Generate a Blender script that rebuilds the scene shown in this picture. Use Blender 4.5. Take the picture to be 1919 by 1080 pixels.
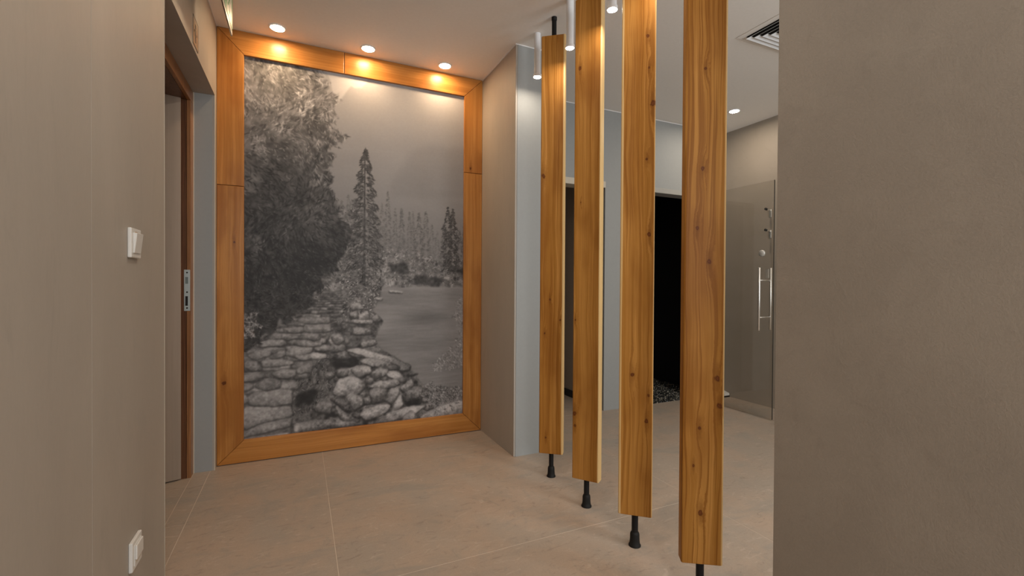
import bpy, bmesh, math, random
import numpy as np
from mathutils import Vector, Matrix

for o in list(bpy.data.objects): bpy.data.objects.remove(o)
S = bpy.context.scene
C = S.collection

# ------------------------------------------------------------------ camera
cam = bpy.data.objects.new('camera', bpy.data.cameras.new('camera'))
C.objects.link(cam)
cam.data.sensor_width = 36.0
cam.data.lens = 36.0 * 856.59 / 1919.0
cam.data.clip_start = .02
_y, _p, _r = math.radians(24.9256), math.radians(-0.5321), math.radians(0.347)
_f = Vector((math.sin(_y) * math.cos(_p), math.cos(_y) * math.cos(_p), math.sin(_p)))
_rt = Vector((math.cos(_y), -math.sin(_y), 0)); _up = _rt.cross(_f)
_rt2 = math.cos(_r) * _rt + math.sin(_r) * _up; _up2 = math.cos(_r) * _up - math.sin(_r) * _rt
M = Matrix((_rt2, _up2, -_f)).transposed().to_4x4(); M.translation = Vector((0, 0, 1.03))
cam.matrix_world = M
S.camera = cam

# ------------------------------------------------------------------ light and exposure
w = bpy.data.worlds.new('world'); S.world = w; w.use_nodes = True
w.node_tree.nodes['Background'].inputs[0].default_value = (.75, .85, 1, 1)
w.node_tree.nodes['Background'].inputs[1].default_value = .6
S.view_settings.view_transform = 'Standard'; S.view_settings.look = 'None'
S.view_settings.exposure = 0.0; S.view_settings.gamma = 1.0
S.view_settings.use_curve_mapping = False

def area(name, loc, rot, sx, sy, energy, col):
    l = bpy.data.lights.new(name, 'AREA'); l.shape = 'RECTANGLE'; l.size = sx; l.size_y = sy
    l.energy = energy; l.color = col
    o = bpy.data.objects.new(name, l); C.objects.link(o); o.location = loc; o.rotation_euler = rot
    return o
# added ambient fill, set at two unseen windows behind the camera
area('window_daylight', (.40, -2.52, 1.55), (math.radians(90), 0, 0), 1.1, 1.3, 46, (.96, .98, 1.0))
area('window_daylight', (2.45, -.92, 1.50), (math.radians(90), 0, 0), 1.3, 1.3, 44, (.94, .98, 1.0))
MURAL_L, PEND_L, ROOM_L, CORR_L = 160, 290, 350, 440     # radiance of the lamp lenses
MURAL_BEAM = 4.0                                        # the mural lamps throw a cone
WARM, SOFT, NEUT = (1.0, .70, .42), (1.0, .86, .70), (1.0, .95, .87)

# ------------------------------------------------------------------ helpers
def link(name, me, mat=None, parent=None, loc=(0, 0, 0)):
    o = bpy.data.objects.new(name, me); C.objects.link(o)
    if mat: me.materials.append(mat)
    o.location = loc
    if parent: o.parent = parent
    return o

def tag(o, label=None, cat=None, group=None, kind=None):
    if label: o['label'] = label
    if cat: o['category'] = cat
    if group: o['group'] = group
    if kind: o['kind'] = kind
    return o

def empty(name, loc=(0, 0, 0), rz=0):
    o = bpy.data.objects.new(name, None); C.objects.link(o); o.location = loc; o.rotation_euler = (0, 0, rz)
    o.empty_display_size = .05
    return o

def done(bm, name, smooth=False):
    me = bpy.data.meshes.new(name)
    bmesh.ops.recalc_face_normals(bm, faces=bm.faces[:])
    bm.to_mesh(me); bm.free()
    if smooth:
        for p in me.polygons: p.use_smooth = True
    return me

def add_box(bm, lo, hi):
    r = bmesh.ops.create_cube(bm, size=1)
    for v in r['verts']:
        v.co = Vector([lo[i] + (v.co[i] + .5) * (hi[i] - lo[i]) for i in range(3)])
    return r['verts']

def box(name, lo, hi, mat, parent=None, bevel=0, seg=1, base=(0, 0, 0)):
    """box given in the frame of `base` (the parent's place); origin at its own bottom centre"""
    c = ((lo[0] + hi[0]) / 2, (lo[1] + hi[1]) / 2, lo[2])
    bm = bmesh.new()
    add_box(bm, [lo[i] - c[i] for i in range(3)], [hi[i] - c[i] for i in range(3)])
    if bevel: bmesh.ops.bevel(bm, geom=bm.edges[:], offset=bevel, segments=seg, affect='EDGES', profile=.5)
    return link(name, done(bm, name), mat, parent, [c[i] - base[i] for i in range(3)])

def add_lathe(bm, prof, seg=28, at=(0, 0, 0)):
    rings = []
    for r, z in prof:
        if r < 1e-6: rings.append([bm.verts.new((at[0], at[1], at[2] + z))])
        else: rings.append([bm.verts.new((at[0] + r * math.cos(2 * math.pi * k / seg), at[1] + r * math.sin(2 * math.pi * k / seg), at[2] + z)) for k in range(seg)])
    for a, b in zip(rings, rings[1:]):
        for k in range(seg):
            j = (k + 1) % seg
            if len(a) == 1 and len(b) == 1: continue
            if len(a) == 1: bm.faces.new((a[0], b[k], b[j]))
            elif len(b) == 1: bm.faces.new((a[k], a[j], b[0]))
            else: bm.faces.new((a[k], a[j], b[j], b[k]))

def lathe(name, prof, mat, parent=None, loc=(0, 0, 0), seg=28, smooth=True):
    bm = bmesh.new(); add_lathe(bm, prof, seg)
    o = link(name, done(bm, name, smooth), mat, parent, loc)
    if smooth:
        o.data.set_sharp_from_angle(angle=math.radians(40))
    return o

def rod(name, a, b, r, mat, parent=None, seg=16, base=(0, 0, 0)):
    a = Vector(a); b = Vector(b); d = b - a; L = d.length
    bm = bmesh.new(); add_lathe(bm, [(0, 0), (r * .8, 0), (r, r * .2), (r, L - r * .2), (r * .8, L), (0, L)], seg)
    q = Vector((0, 0, 1)).rotation_difference(d.normalized())
    bmesh.ops.transform(bm, matrix=q.to_matrix().to_4x4(), verts=bm.verts[:])
    me = done(bm, name, True); me.set_sharp_from_angle(angle=math.radians(50))
    return link(name, me, mat, parent, a - Vector(base))

def prism(name, poly, y0, y1, mat, parent=None, bevel=0, base=(0, 0, 0)):
    """polygon in x,z pulled from y0 (front) to y1"""
    cx = sum(p[0] for p in poly) / len(poly); cz = min(p[1] for p in poly)
    bm = bmesh.new()
    f = [bm.verts.new((x - cx, 0, z - cz)) for x, z in poly]; b = [bm.verts.new((x - cx, y1 - y0, z - cz)) for x, z in poly]
    bm.faces.new(f); bm.faces.new(b[::-1])
    n = len(poly)
    for i in range(n): bm.faces.new((f[i], b[i], b[(i + 1) % n], f[(i + 1) % n]))
    if bevel:
        ed = [e for e in bm.edges if all(abs(v.co.y) < 1e-6 for v in e.verts)]
        bmesh.ops.bevel(bm, geom=ed, offset=bevel, segments=2, affect='EDGES', profile=.5)
    return link(name, done(bm, name), mat, parent, (cx - base[0], y0 - base[1], cz - base[2]))

# ------------------------------------------------------------------ materials
class NT:
    def __init__(s, name):
        s.m = bpy.data.materials.new(name); s.m.use_nodes = True; s.t = s.m.node_tree; s.b = s.t.nodes['Principled BSDF']
    def n(s, typ, **kw):
        x = s.t.nodes.new(typ)
        for k, v in kw.items():
            if k[0] == 'i' and k[1:].isdigit(): s.set(x.inputs[int(k[1:])], v)
            elif hasattr(x, k): setattr(x, k, v)
            else: s.set(x.inputs[k.replace('_', ' ')], v)
        return x
    def set(s, inp, v):
        if isinstance(v, bpy.types.NodeSocket): s.t.links.new(v, inp)
        elif isinstance(v, bpy.types.Node): s.t.links.new(v.outputs[0], inp)
        else: inp.default_value = v
    def math(s, op, a, b=0., c=0., clamp=False):
        x = s.n('ShaderNodeMath', operation=op, use_clamp=clamp); s.set(x.inputs[0], a); s.set(x.inputs[1], b); s.set(x.inputs[2], c)
        return x.outputs[0]
    def mix(s, f, a, b, blend='MIX'):
        x = s.n('ShaderNodeMix', data_type='RGBA', blend_type=blend)
        s.set(x.inputs[0], f); s.set(x.inputs[6], a); s.set(x.inputs[7], b)
        return x.outputs[2]
    def ramp(s, f, lo, hi):
        x = s.n('ShaderNodeMapRange', interpolation_type='SMOOTHSTEP'); s.set(x.inputs[0], f); x.inputs[1].default_value = lo; x.inputs[2].default_value = hi
        return x.outputs[0]

def rgb(*c): return (c[0], c[1], c[2], 1.)

def plain(name, col, rough=.6, metal=0., spec=.5):
    t = NT(name); t.b.inputs['Base Color'].default_value = rgb(*col); t.b.inputs['Roughness'].default_value = rough
    t.b.inputs['Metallic'].default_value = metal; t.b.inputs['Specular IOR Level'].default_value = spec
    n = t.n('ShaderNodeTexNoise', Scale=60., Detail=1.)
    co = t.n('ShaderNodeTexCoord'); t.set(n.inputs['Vector'], co.outputs['Object'])
    f = t.math('MULTIPLY_ADD', n.outputs[0], .06, .97)
    t.set(t.b.inputs['Base Color'], t.mix(1., rgb(*col), t.n('ShaderNodeCombineColor', i0=f, i1=f, i2=f).outputs[0], 'MULTIPLY'))
    return t.m

def emit(name, col, strength):
    t = NT(name); t.b.inputs['Base Color'].default_value = (0, 0, 0, 1)
    t.b.inputs['Emission Color'].default_value = rgb(*col); t.b.inputs['Emission Strength'].default_value = strength
    return t.m

def stone_mat(name, c0, c1, c2, scale=1., rough=.5, stretch=(1, 1, 1), bump=.02, fine=.25, seed=0., fleck=None):
    """mottled stoneware: cloudy patches, fine grain, faint scratches"""
    t = NT(name)
    g = t.n('ShaderNodeNewGeometry')
    mp = t.n('ShaderNodeMapping'); t.set(mp.inputs[0], g.outputs['Position']); mp.inputs['Scale'].default_value = stretch; mp.inputs['Location'].default_value = (seed, seed * .7, seed * 1.3)
    a = t.n('ShaderNodeTexNoise', Scale=2.2 * scale, Detail=4., Roughness=.6, Distortion=.4); t.set(a.inputs['Vector'], mp)
    b = t.n('ShaderNodeTexNoise', Scale=9. * scale, Detail=5., Roughness=.7, Distortion=1.2); t.set(b.inputs['Vector'], mp)
    c = t.n('ShaderNodeTexNoise', Scale=130. * scale, Detail=4., Roughness=.7); t.set(c.inputs['Vector'], mp)
    col = t.mix(t.ramp(a.outputs[0], .35, .65), rgb(*c0), rgb(*c1))
    col = t.mix(t.math('MULTIPLY', t.ramp(b.outputs[0], .52, .74), .55), col, rgb(*c2))
    if fleck:
        mq = t.n('ShaderNodeMapping'); t.set(mq.inputs[0], g.outputs['Position']); mq.inputs['Scale'].default_value = (.55, 1.5, 1.)
        d = t.n('ShaderNodeTexNoise', Scale=16., Detail=5., Roughness=.68, Distortion=1.6); t.set(d.inputs['Vector'], mq)
        col = t.mix(t.math('MULTIPLY', t.ramp(d.outputs[0], .56, .70), .55), col, rgb(*fleck[0]))
        col = t.mix(t.math('MULTIPLY', t.math('SUBTRACT', 1., t.ramp(d.outputs[0], .30, .43)), .55), col, rgb(*fleck[1]))
        e = t.n('ShaderNodeTexNoise', Scale=3.4, Detail=5., Roughness=.6, Distortion=.8); t.set(e.inputs['Vector'], mq)
        col = t.mix(t.math('MULTIPLY', t.ramp(e.outputs[0], .52, .68), .55), col, rgb(*fleck[2]))
    f = t.math('MULTIPLY_ADD', c.outputs[0], fine, 1 - fine / 2)
    col = t.mix(1., col, t.n('ShaderNodeCombineColor', i0=f, i1=f, i2=f).outputs[0], 'MULTIPLY')
    t.set(t.b.inputs['Base Color'], col); t.b.inputs['Roughness'].default_value = rough
    if bump:
        bp = t.n('ShaderNodeBump', Strength=bump * 4, Distance=.004); t.set(bp.inputs['Height'], t.math('ADD', c.outputs[0], b.outputs[0])); t.set(t.b.inputs['Normal'], bp)
    return t.m

def wood_mat(name, light, mid, dark, axis='Z', knots=(), seed=0., sap=None, rough=.32, lines=1., half=.064, spec=.28):
    """varnished larch: long streaks and late-wood lines running along `axis`, knots where the board has them"""
    t = NT(name)
    co = t.n('ShaderNodeTexCoord'); sp = t.n('ShaderNodeSeparateXYZ'); t.set(sp.inputs[0], co.outputs['Object'])
    x, y, z = sp.outputs
    u, l = (x, z) if axis == 'Z' else (z, x)
    km = None; ring = None
    for ku, kl, kr in knots:
        du = t.math('DIVIDE', t.math('SUBTRACT', u, ku), kr)
        dl = t.math('DIVIDE', t.math('SUBTRACT', l, kl), kr * 1.25)
        d = t.math('SQRT', t.math('ADD', t.math('MULTIPLY', du, du), t.math('MULTIPLY', dl, dl)))
        dl2 = t.math('DIVIDE', t.math('SUBTRACT', l, kl), kr * 4.5)
        d2 = t.math('SQRT', t.math('ADD', t.math('MULTIPLY', du, du), t.math('MULTIPLY', dl2, dl2)))
        km = d if km is None else t.math('MINIMUM', km, d)
        ring = d2 if ring is None else t.math('MINIMUM', ring, d2)
    if km is not None:
        ck = t.n('ShaderNodeCombineXYZ', i0=t.math('MULTIPLY', u, 95.), i1=seed, i2=t.math('MULTIPLY', l, 55.))
        nk = t.n('ShaderNodeTexNoise', Scale=1., Detail=3., Roughness=.65); t.set(nk.inputs['Vector'], ck)
        wob = t.math('MULTIPLY', t.math('SUBTRACT', nk.outputs[0], .5), 1.5)
        km = t.math('ADD', km, wob); ring = t.math('ADD', ring, wob)
    cmb = t.n('ShaderNodeCombineXYZ', i0=t.math('MULTIPLY', u, 5.), i1=t.math('MULTIPLY_ADD', y, 5., seed), i2=t.math('MULTIPLY', l, .9))
    warp = t.n('ShaderNodeTexNoise', Scale=1.6, Detail=3., Roughness=.5); t.set(warp.inputs['Vector'], cmb)
    uu = t.math('MULTIPLY_ADD', t.math('SUBTRACT', warp.outputs[0], .5), .055, u)
    if ring is not None:
        uu = t.math('ADD', uu, t.math('MULTIPLY', t.math('SUBTRACT', 1., t.ramp(ring, .3, 3.2)), .011))
    # late-wood lines
    cv = t.n('ShaderNodeCombineXYZ', i0=t.math('MULTIPLY', uu, 150.), i1=t.math('MULTIPLY_ADD', y, 120., seed * 3), i2=t.math('MULTIPLY', l, 1.1))
    nl = t.n('ShaderNodeTexNoise', Scale=1., Detail=2., Roughness=.55); t.set(nl.inputs['Vector'], cv)
    cb = t.n('ShaderNodeCombineXYZ', i0=t.math('MULTIPLY', uu, 34.), i1=t.math('MULTIPLY_ADD', y, 30., seed * 5), i2=t.math('MULTIPLY', l, .55))
    nb = t.n('ShaderNodeTexNoise', Scale=1., Detail=3., Roughness=.55); t.set(nb.inputs['Vector'], cb)
    cf = t.n('ShaderNodeCombineXYZ', i0=t.math('MULTIPLY', uu, 900.), i1=t.math('MULTIPLY', y, 900.), i2=t.math('MULTIPLY', l, 25.))
    nf = t.n('ShaderNodeTexNoise', Scale=1., Detail=2.); t.set(nf.inputs['Vector'], cf)
    cc = t.n('ShaderNodeCombineXYZ', i0=t.math('MULTIPLY', u, 7.), i1=seed, i2=t.math('MULTIPLY', l, 2.2))
    ncl = t.n('ShaderNodeTexNoise', Scale=1., Detail=3.); t.set(ncl.inputs['Vector'], cc)
    col = t.mix(t.ramp(nb.outputs[0], .34, .66), rgb(*mid), rgb(*light))
    col = t.mix(t.math('MULTIPLY', t.ramp(nl.outputs[0], .50, .62), .62 * lines), col, rgb(*dark))
    col = t.mix(t.math('MULTIPLY', t.math('SUBTRACT', 1., t.ramp(nl.outputs[0], .33, .43)), .5 * lines), col, rgb(*[min(.9, c * 1.25 + .015) for c in light]))
    col = t.mix(t.math('MULTIPLY', t.ramp(ncl.outputs[0], .44, .66), .55), col, rgb(*dark))
    f = t.math('MULTIPLY_ADD', nf.outputs[0], .22, .89)
    col = t.mix(1., col, t.n('ShaderNodeCombineColor', i0=f, i1=f, i2=f).outputs[0], 'MULTIPLY')
    if sap:
        for side, wd, am in sap:
            e = t.math('MULTIPLY', u, float(side))
            m = t.ramp(t.math('ADD', e, t.math('MULTIPLY', t.math('SUBTRACT', warp.outputs[0], .5), .006)), half - wd - .002, half - wd + .002)
            col = t.mix(t.math('MULTIPLY', m, am), col, rgb(.80, .56, .26))
    if km is not None:
        col = t.mix(t.math('MULTIPLY', t.math('SUBTRACT', 1., t.ramp(ring, .4, 1.7)), .5), col, rgb(*[c * .8 for c in dark]))
        col = t.mix(t.math('MULTIPLY', t.math('SUBTRACT', 1., t.ramp(km, .5, 1.0)), .93), col, rgb(.085, .022, .006))
        core = t.math('SUBTRACT', 1., t.ramp(km, .2, .55))
        col = t.mix(t.math('MULTIPLY', core, .30), col, rgb(.25, .08, .02))
    t.set(t.b.inputs['Base Color'], col)
    t.b.inputs['Roughness'].default_value = rough
    t.b.inputs['Coat Weight'].default_value = .05 if spec > .2 else 0.; t.b.inputs['Coat Roughness'].default_value = .2; t.b.inputs['Specular IOR Level'].default_value = spec
    bp = t.n('ShaderNodeBump', Strength=.12, Distance=.002); t.set(bp.inputs['Height'], nl.outputs[0]); t.set(t.b.inputs['Normal'], bp)
    return t.m

def glass_mat(name, col, rough=0.):
    t = NT(name); t.b.inputs['Base Color'].default_value = rgb(*col); t.b.inputs['Roughness'].default_value = rough
    t.b.inputs['Transmission Weight'].default_value = 1.; t.b.inputs['IOR'].default_value = 1.45
    return t.m

def pane_mat(name, col):
    """flat pane: lets light straight through, tinted, and mirrors by Fresnel"""
    t = NT(name); t.t.nodes.remove(t.b)
    tr = t.n('ShaderNodeBsdfTransparent', Color=rgb(*col)); gl = t.n('ShaderNodeBsdfGlossy', Roughness=.02)
    fc = t.n('ShaderNodeLayerWeight', Blend=.5).outputs['Facing']
    fr = t.math('MULTIPLY_ADD', t.math('POWER', fc, 5.), .95, .04); mx = t.n('ShaderNodeMixShader', i0=fr, i1=tr, i2=gl)
    t.t.links.new(mx.outputs[0], t.t.nodes['Material Output'].inputs['Surface'])
    return t.m

M_PANEL = stone_mat('taupe_stoneware', (.395, .352, .302), (.43, .384, .330), (.36, .322, .278), 1.2, .55, (1, 1, .25), .008, .10)
M_CONC = stone_mat('rough_taupe_stoneware', (.285, .238, .190), (.312, .262, .210), (.258, .215, .172), 1.6, .7, (1, 1, 1), .05, .22, 3.)
M_SIDE = stone_mat('smooth_taupe_plaster', (.34, .29, .235), (.365, .31, .255), (.32, .275, .22), 1., .6, (1, 1, 1), .0, .06, 5.)
M_TILE = stone_mat('floor_stoneware', (.44, .335, .255), (.395, .325, .262), (.31, .275, .23), 1.5, .45, (1, .8, 1), .012, .26, 7.,
                   ((.56, .46, .375), (.235, .185, .145), (.30, .28, .245)))
M_GROUT = plain('grout', (.60, .50, .40), .8)
M_SEAM = plain('panel_grout', (.47, .41, .35), .8)
M_PAINT = plain('cool_grey_paint', (.325, .333, .325), .6)
M_CEIL = plain('ceiling_paint', (.88, .84, .79), .7)
M_BEAD = plain('white_bead', (.80, .80, .80), .6)
M_CREAM = plain('cream_profile', (.60, .54, .44), .5)
M_TRIM = plain('grey_lintel_profile', (.37, .36, .33), .5)
M_SATIN = plain('satin_metal', (.62, .60, .56), .42, .3)
M_DARKROOM = plain('dark_room_panel', (.38, .31, .25), .6)
M_BLACKROOM = plain('black_tile', (.012, .012, .013), .5)
M_BLACKSKIRT = plain('black_skirting', (.02, .02, .022), .5)
M_WHITE = plain('white_plastic', (.72, .70, .66), .35)
M_METALWHITE = plain('white_enamel', (.78, .79, .80), .4)
M_BLACKMETAL = plain('black_powder_coat', (.010, .009, .009), .5, 0., .2)
M_RUBBER = plain('black_rubber', (.012, .011, .010), .6, 0., .2)
M_STEEL = plain('brushed_steel', (.86, .84, .80), .38, 1.)
M_ZINC = plain('zinc_plate', (.55, .60, .58), .4, .6)
M_DARKHOLE = plain('dark_slot', (.015, .013, .012), .9)
M_PLENUM_SHADE = plain('dark_plenum', (.012, .011, .010), .9)
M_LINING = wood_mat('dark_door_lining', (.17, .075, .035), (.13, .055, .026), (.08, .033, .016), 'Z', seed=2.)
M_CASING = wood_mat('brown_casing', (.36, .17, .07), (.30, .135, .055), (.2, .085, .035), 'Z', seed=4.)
M_LEAF = stone_mat('limed_laminate', (.34, .27, .21), (.38, .30, .235), (.30, .235, .185), 3., .5, (6, 6, .12), 0., .12, 9.)
M_GREEN = plain('green_print', (.05, .42, .16), .4)
M_SIGNWHITE = plain('white_print', (.82, .86, .80), .4)
M_SIGNPLATE = glass_mat('pale_acrylic', (.9, .95, .9), .35)
M_INK = plain('dark_ink', (.055, .045, .035), .5)
M_PLAQUE = plain('plaque_taupe', (.36, .31, .24), .3)

M_GLASS = pane_mat('tinted_glass', (.93, .92, .90))
M_ACRYL = pane_mat('clear_pane', (.95, .97, .97))

# ------------------------------------------------------------------ the setting
XL, XR, YM, ZC = -.4184, 1.1548, 2.99, 2.445       # left wall, right partition, frame front, ceiling
YN, YJ, ZO = 1.917, 2.941, 2.043                    # recess of the timber door
YE, YW, YF = 2.4485, .811, 3.0495                   # ends of the partition, far wall
XB, XG, XD = 1.355, 3.60, 3.2553                    # back of partition, side wall, glass leaf
st = lambda o: tag(o, kind='structure')

floor = st(box('floor', (-1.75, -2.75, -.12), (3.75, 5.05, -.0005), M_GROUT))
floor['label'] = 'floor of large mottled taupe stoneware tiles'
FB = tuple(floor.location)
tile_mesh = {}
def tile(x0, x1, y0, y1, g=.0013):
    sx, sy = round(x1 - x0 - 2 * g, 4), round(y1 - y0 - 2 * g, 4)
    if sx < .02 or sy < .02: return
    if (sx, sy) not in tile_mesh:
        bm = bmesh.new(); add_box(bm, (-sx / 2, -sy / 2, -.0105), (sx / 2, sy / 2, 0))
        bmesh.ops.bevel(bm, geom=[e for e in bm.edges if all(v.co.z > -.001 for v in e.verts)], offset=.0003, segments=1, affect='EDGES')
        me = done(bm, 'tile'); me.materials.append(M_TILE); tile_mesh[(sx, sy)] = me
    link('tile', tile_mesh[(sx, sy)], None, floor, ((x0 + x1) / 2 - FB[0], (y0 + y1) / 2 - FB[1], -FB[2]))
XS = [-.439, .127, 1.727, 3.327, 3.6]
for k in range(len(XS) - 1):
    off = 1.615 if k % 2 else .015
    ys = sorted({-2.6, 3.0495} | {off + 3.2 * j for j in range(-2, 2) if -2.6 < off + 3.2 * j < 3.0})
    for a, b in zip(ys, ys[1:]): tile(XS[k], XS[k + 1], a, b)
for a, b in ((YN, 2.335), (2.335, YJ)): tile(-.515, -.439, a, b)
for a, b in ((3.0495, 4.79),):
    tile(1.301, 2.243, a, b)

st(box('ceiling', (-1.75, -2.75, ZC), (3.75, 5.05, ZC + .12), M_CEIL))

# left wall: core, stoneware panels with seams, door recess
wl = st(box('wall_left', (-.518, -2.6, 0), (XL - .012, YN - .004, ZC), M_SEAM))
b = tuple(wl.location)
edges = [-2.6, -1.103, -.499, .105, .709, 1.313, YN - .003]
for a, c in zip(edges, edges[1:]):
    box('panel', (XL - .012, a + .0006, 0), (XL, c - .0006, ZC), M_PANEL, wl, .0005, base=b)
box('lintel', (-.518, YN - .004, ZO + .003), (XL - .012, YJ + .003, ZC), M_SEAM, wl, base=b)
box('soffit_panel', (-.518, YN, ZO), (XL - .012, YJ, ZO + .003), M_PANEL, wl, base=b)
box('panel', (XL - .012, YN - .003, ZO), (XL, YJ, ZC), M_PANEL, wl, base=b)
box('jamb_panel', (-.518, YJ, 0), (XL - .012, YJ + .068, ZC), M_PAINT, wl, base=b)
box('panel', (XL - .012, YJ, 0), (XL, YJ + .068, ZC), M_PANEL, wl, base=b)
box('corner_profile', (XL - .006, YN - .003, 0), (XL + .0008, YN, ZO), M_CREAM, wl, base=b)
box('corner_profile', (XL - .003, YJ - .002, 0), (XL + .001, YJ + .006, ZO), M_CREAM, wl, base=b)
box('corner_profile', (-.518, YJ - .002, 0), (-.512, YJ, ZO), M_CREAM, wl, base=b)

wb = st(box('wall_back', (-.55, 3.0098, 0), (XB, 3.13, ZC), M_PAINT))
wr = st(box('wall_return', (XR + .012, YE, 0), (XB, 3.0095, ZC), M_PAINT))
box('panel', (XR, YE + .002, 0), (XR + .012, 3.0095, ZC), M_PANEL, wr, .001, base=tuple(wr.location))
wq = st(box('wall_right', (XR + .012, -2.6, 0), (XB, YW - .002, ZC), M_PAINT))
box('panel', (XR, -2.6, 0), (XR + .012, YW, ZC), M_CONC, wq, .001, base=tuple(wq.location))

wf = st(box('wall_far', (2.245, YF, 0), (2.50, 3.17, ZC), M_PAINT))
b = tuple(wf.location)
box('pier', (XB, YF, 0), (1.45, 3.17, ZC), M_PAINT, wf, base=b)
box('lintel', (1.45, YF, 1.862), (2.245, 3.17, ZC), M_PAINT, wf, base=b)
box('lintel', (2.50, YF, 1.862), (3.26, 3.17, ZC), M_PAINT, wf, base=b)
box('pier', (3.26, YF, 0), (XG, 3.17, ZC), M_PAINT, wf, base=b)
ws = st(box('wall_side', (XG, -1.0, 0), (3.72, 4.95, ZC), M_SIDE))
st(box('trim_1', (1.45, YF - .008, 1.812), (2.245, 3.165, 1.862), M_CREAM, None, .002))
st(box('trim_2', (2.50, YF - .008, 1.820), (3.245, 3.165, 1.862), M_TRIM, None, .002))
st(box('trim_3', (XR - .004, YE - .004, ZC - .005), (XR, 2.99, ZC), M_BEAD))
st(box('trim_4', (XR, YE - .004, ZC - .005), (XB, YE, ZC), M_BEAD))
st(box('trim_5', (XB, YF - .004, ZC - .005), (XG, YF, ZC), M_BEAD))
st(box('trim_6', (XL, YN - .5, ZC - .004), (XL + .003, 2.99, ZC), M_BEAD))

# rooms behind: dark passage with black skirting, black cabin with pebble floor, closet behind the door
st(box('wall_passage_right', (2.245, 3.17, 0), (2.36, 4.80, ZC), M_DARKROOM))
st(box('wall_passage_left', (1.20, 3.13, 0), (1.30, 4.80, ZC), M_DARKROOM))
st(box('wall_passage_end', (1.20, 4.80, 0), (2.36, 4.90, ZC), M_DARKROOM))
st(box('baseboard_passage', (2.236, 3.18, 0), (2.245, 4.79, .064), M_BLACKSKIRT, None, .002))
st(box('wall_cabin_left', (2.38, 3.17, 0), (2.498, 4.95, ZC), M_BLACKROOM))
st(box('wall_cabin_end', (2.38, 4.95, 0), (3.72, 5.05, ZC), M_BLACKROOM))
st(box('wall_cabin_right', (3.52, 3.17, 0), (3.598, 4.95, ZC), M_BLACKROOM))
cab = st(box('floor_cabin', (2.50, 3.055, -.0004), (3.52, 4.95, .002), M_BLACKROOM))
box('cabin_lining', (2.498, 3.168, 1.86), (3.52, 3.18, ZC), M_BLACKROOM, cab, base=tuple(cab.location))
box('cabin_lining', (3.26, 3.168, 0), (3.52, 3.18, 1.86), M_BLACKROOM, cab, base=tuple(cab.location))
box('cabin_lining', (2.50, 3.18, ZC - .02), (3.52, 4.95, ZC - .001), M_BLACKROOM, cab, base=tuple(cab.location))
st(box('wall_closet_back', (-1.75, 1.50, 0), (-1.65, 3.40, ZC), M_PANEL))
st(box('wall_closet_near', (-1.75, 1.40, 0), (-.519, 1.50, ZC), M_PANEL))
st(box('wall_closet_end', (-1.75, 3.14, 0), (-.519, 3.24, ZC), M_PANEL))
st(box('floor_closet', (-1.65, 1.50, -.0004), (-.516, 3.14, 0), M_TILE))

# ends of the corridor and of the second hall, with unseen windows added to carry the fill light
def window_wall(name, x0, x1, y, wx0, wx1, wz0, wz1, n):
    o = st(box(name, (x0, y - .12, 0), (wx0, y, ZC), M_PAINT)); b = tuple(o.location)
    box('pier', (wx1, y - .12, 0), (x1, y, ZC), M_PAINT, o, base=b)
    box('sill_wall', (wx0, y - .12, 0), (wx1, y, wz0), M_PAINT, o, base=b)
    box('lintel', (wx0, y - .12, wz1), (wx1, y, ZC), M_PAINT, o, base=b)
    f = st(box('window_%d' % n, (wx0, y - .08, wz0), (wx0 + .05, y - .03, wz1), M_METALWHITE)); b = tuple(f.location)
    box('frame', (wx1 - .05, y - .08, wz0), (wx1, y - .03, wz1), M_METALWHITE, f, base=b)
    box('frame', (wx0 + .05, y - .08, wz0), (wx1 - .05, y - .03, wz0 + .05), M_METALWHITE, f, base=b)
    box('frame', (wx0 + .05, y - .08, wz1 - .05), (wx1 - .05, y - .03, wz1), M_METALWHITE, f, base=b)
    box('pane', (wx0 + .05, y - .06, wz0 + .05), (wx1 - .05, y - .055, wz1 - .05), M_ACRYL, f, base=b)
window_wall('wall_corridor_end', -.518, XB, -2.6, -.17, .97, .88, 2.22, 1)
window_wall('wall_hall_end', XB, 3.72, -1.0, 1.77, 3.13, .82, 2.18, 2)

# ------------------------------------------------------------------ timber door in its recess
d1 = st(empty('door_1', (-.53, 2.43, 0))); b = tuple(d1.location)
d1['label'] = 'limed wood door standing open in a brown frame'
for y0, y1 in ((YJ - .065, YJ - .001), (YN + .001, YN + .065)):
    box('casing', (-.534, y0, 0), (-.5165, y1, ZO - .066), M_CASING, d1, .001, base=b)
box('casing', (-.534, YN + .001, ZO - .065), (-.5165, YJ - .001, ZO - .001), M_CASING, d1, .001, base=b)
ly = YJ - .065
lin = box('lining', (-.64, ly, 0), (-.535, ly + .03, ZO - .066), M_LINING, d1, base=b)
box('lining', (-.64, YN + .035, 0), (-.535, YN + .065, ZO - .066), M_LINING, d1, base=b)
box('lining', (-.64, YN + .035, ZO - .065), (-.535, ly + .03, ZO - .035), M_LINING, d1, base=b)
lb = [b[i] + lin.location[i] for i in range(3)]
pl = box('lock_plate', (-.5455, ly - .002, .878), (-.5185, ly, 1.093), M_ZINC, d1, .0008, base=b)
pb = [b[i] + pl.location[i] for i in range(3)]
for z in (1.078, .976, .893):
    rod('screw', (-.532, ly - .0015, z), (-.532, ly - .0032, z), .0042, M_DARKHOLE, pl, 10, base=pb)
box('slot', (-.5395, ly - .0028, .905), (-.5285, ly - .0018, .955), M_DARKHOLE, pl, base=pb)
box('slot', (-.5395, ly - .0028, 1.02), (-.5275, ly - .0018, 1.055), plain('worn_slot', (.20, .23, .22), .5, .6), pl, base=pb)
bm = bmesh.new(); add_box(bm, (-.85, 0, .006), (0, .04, 2.0))
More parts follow.
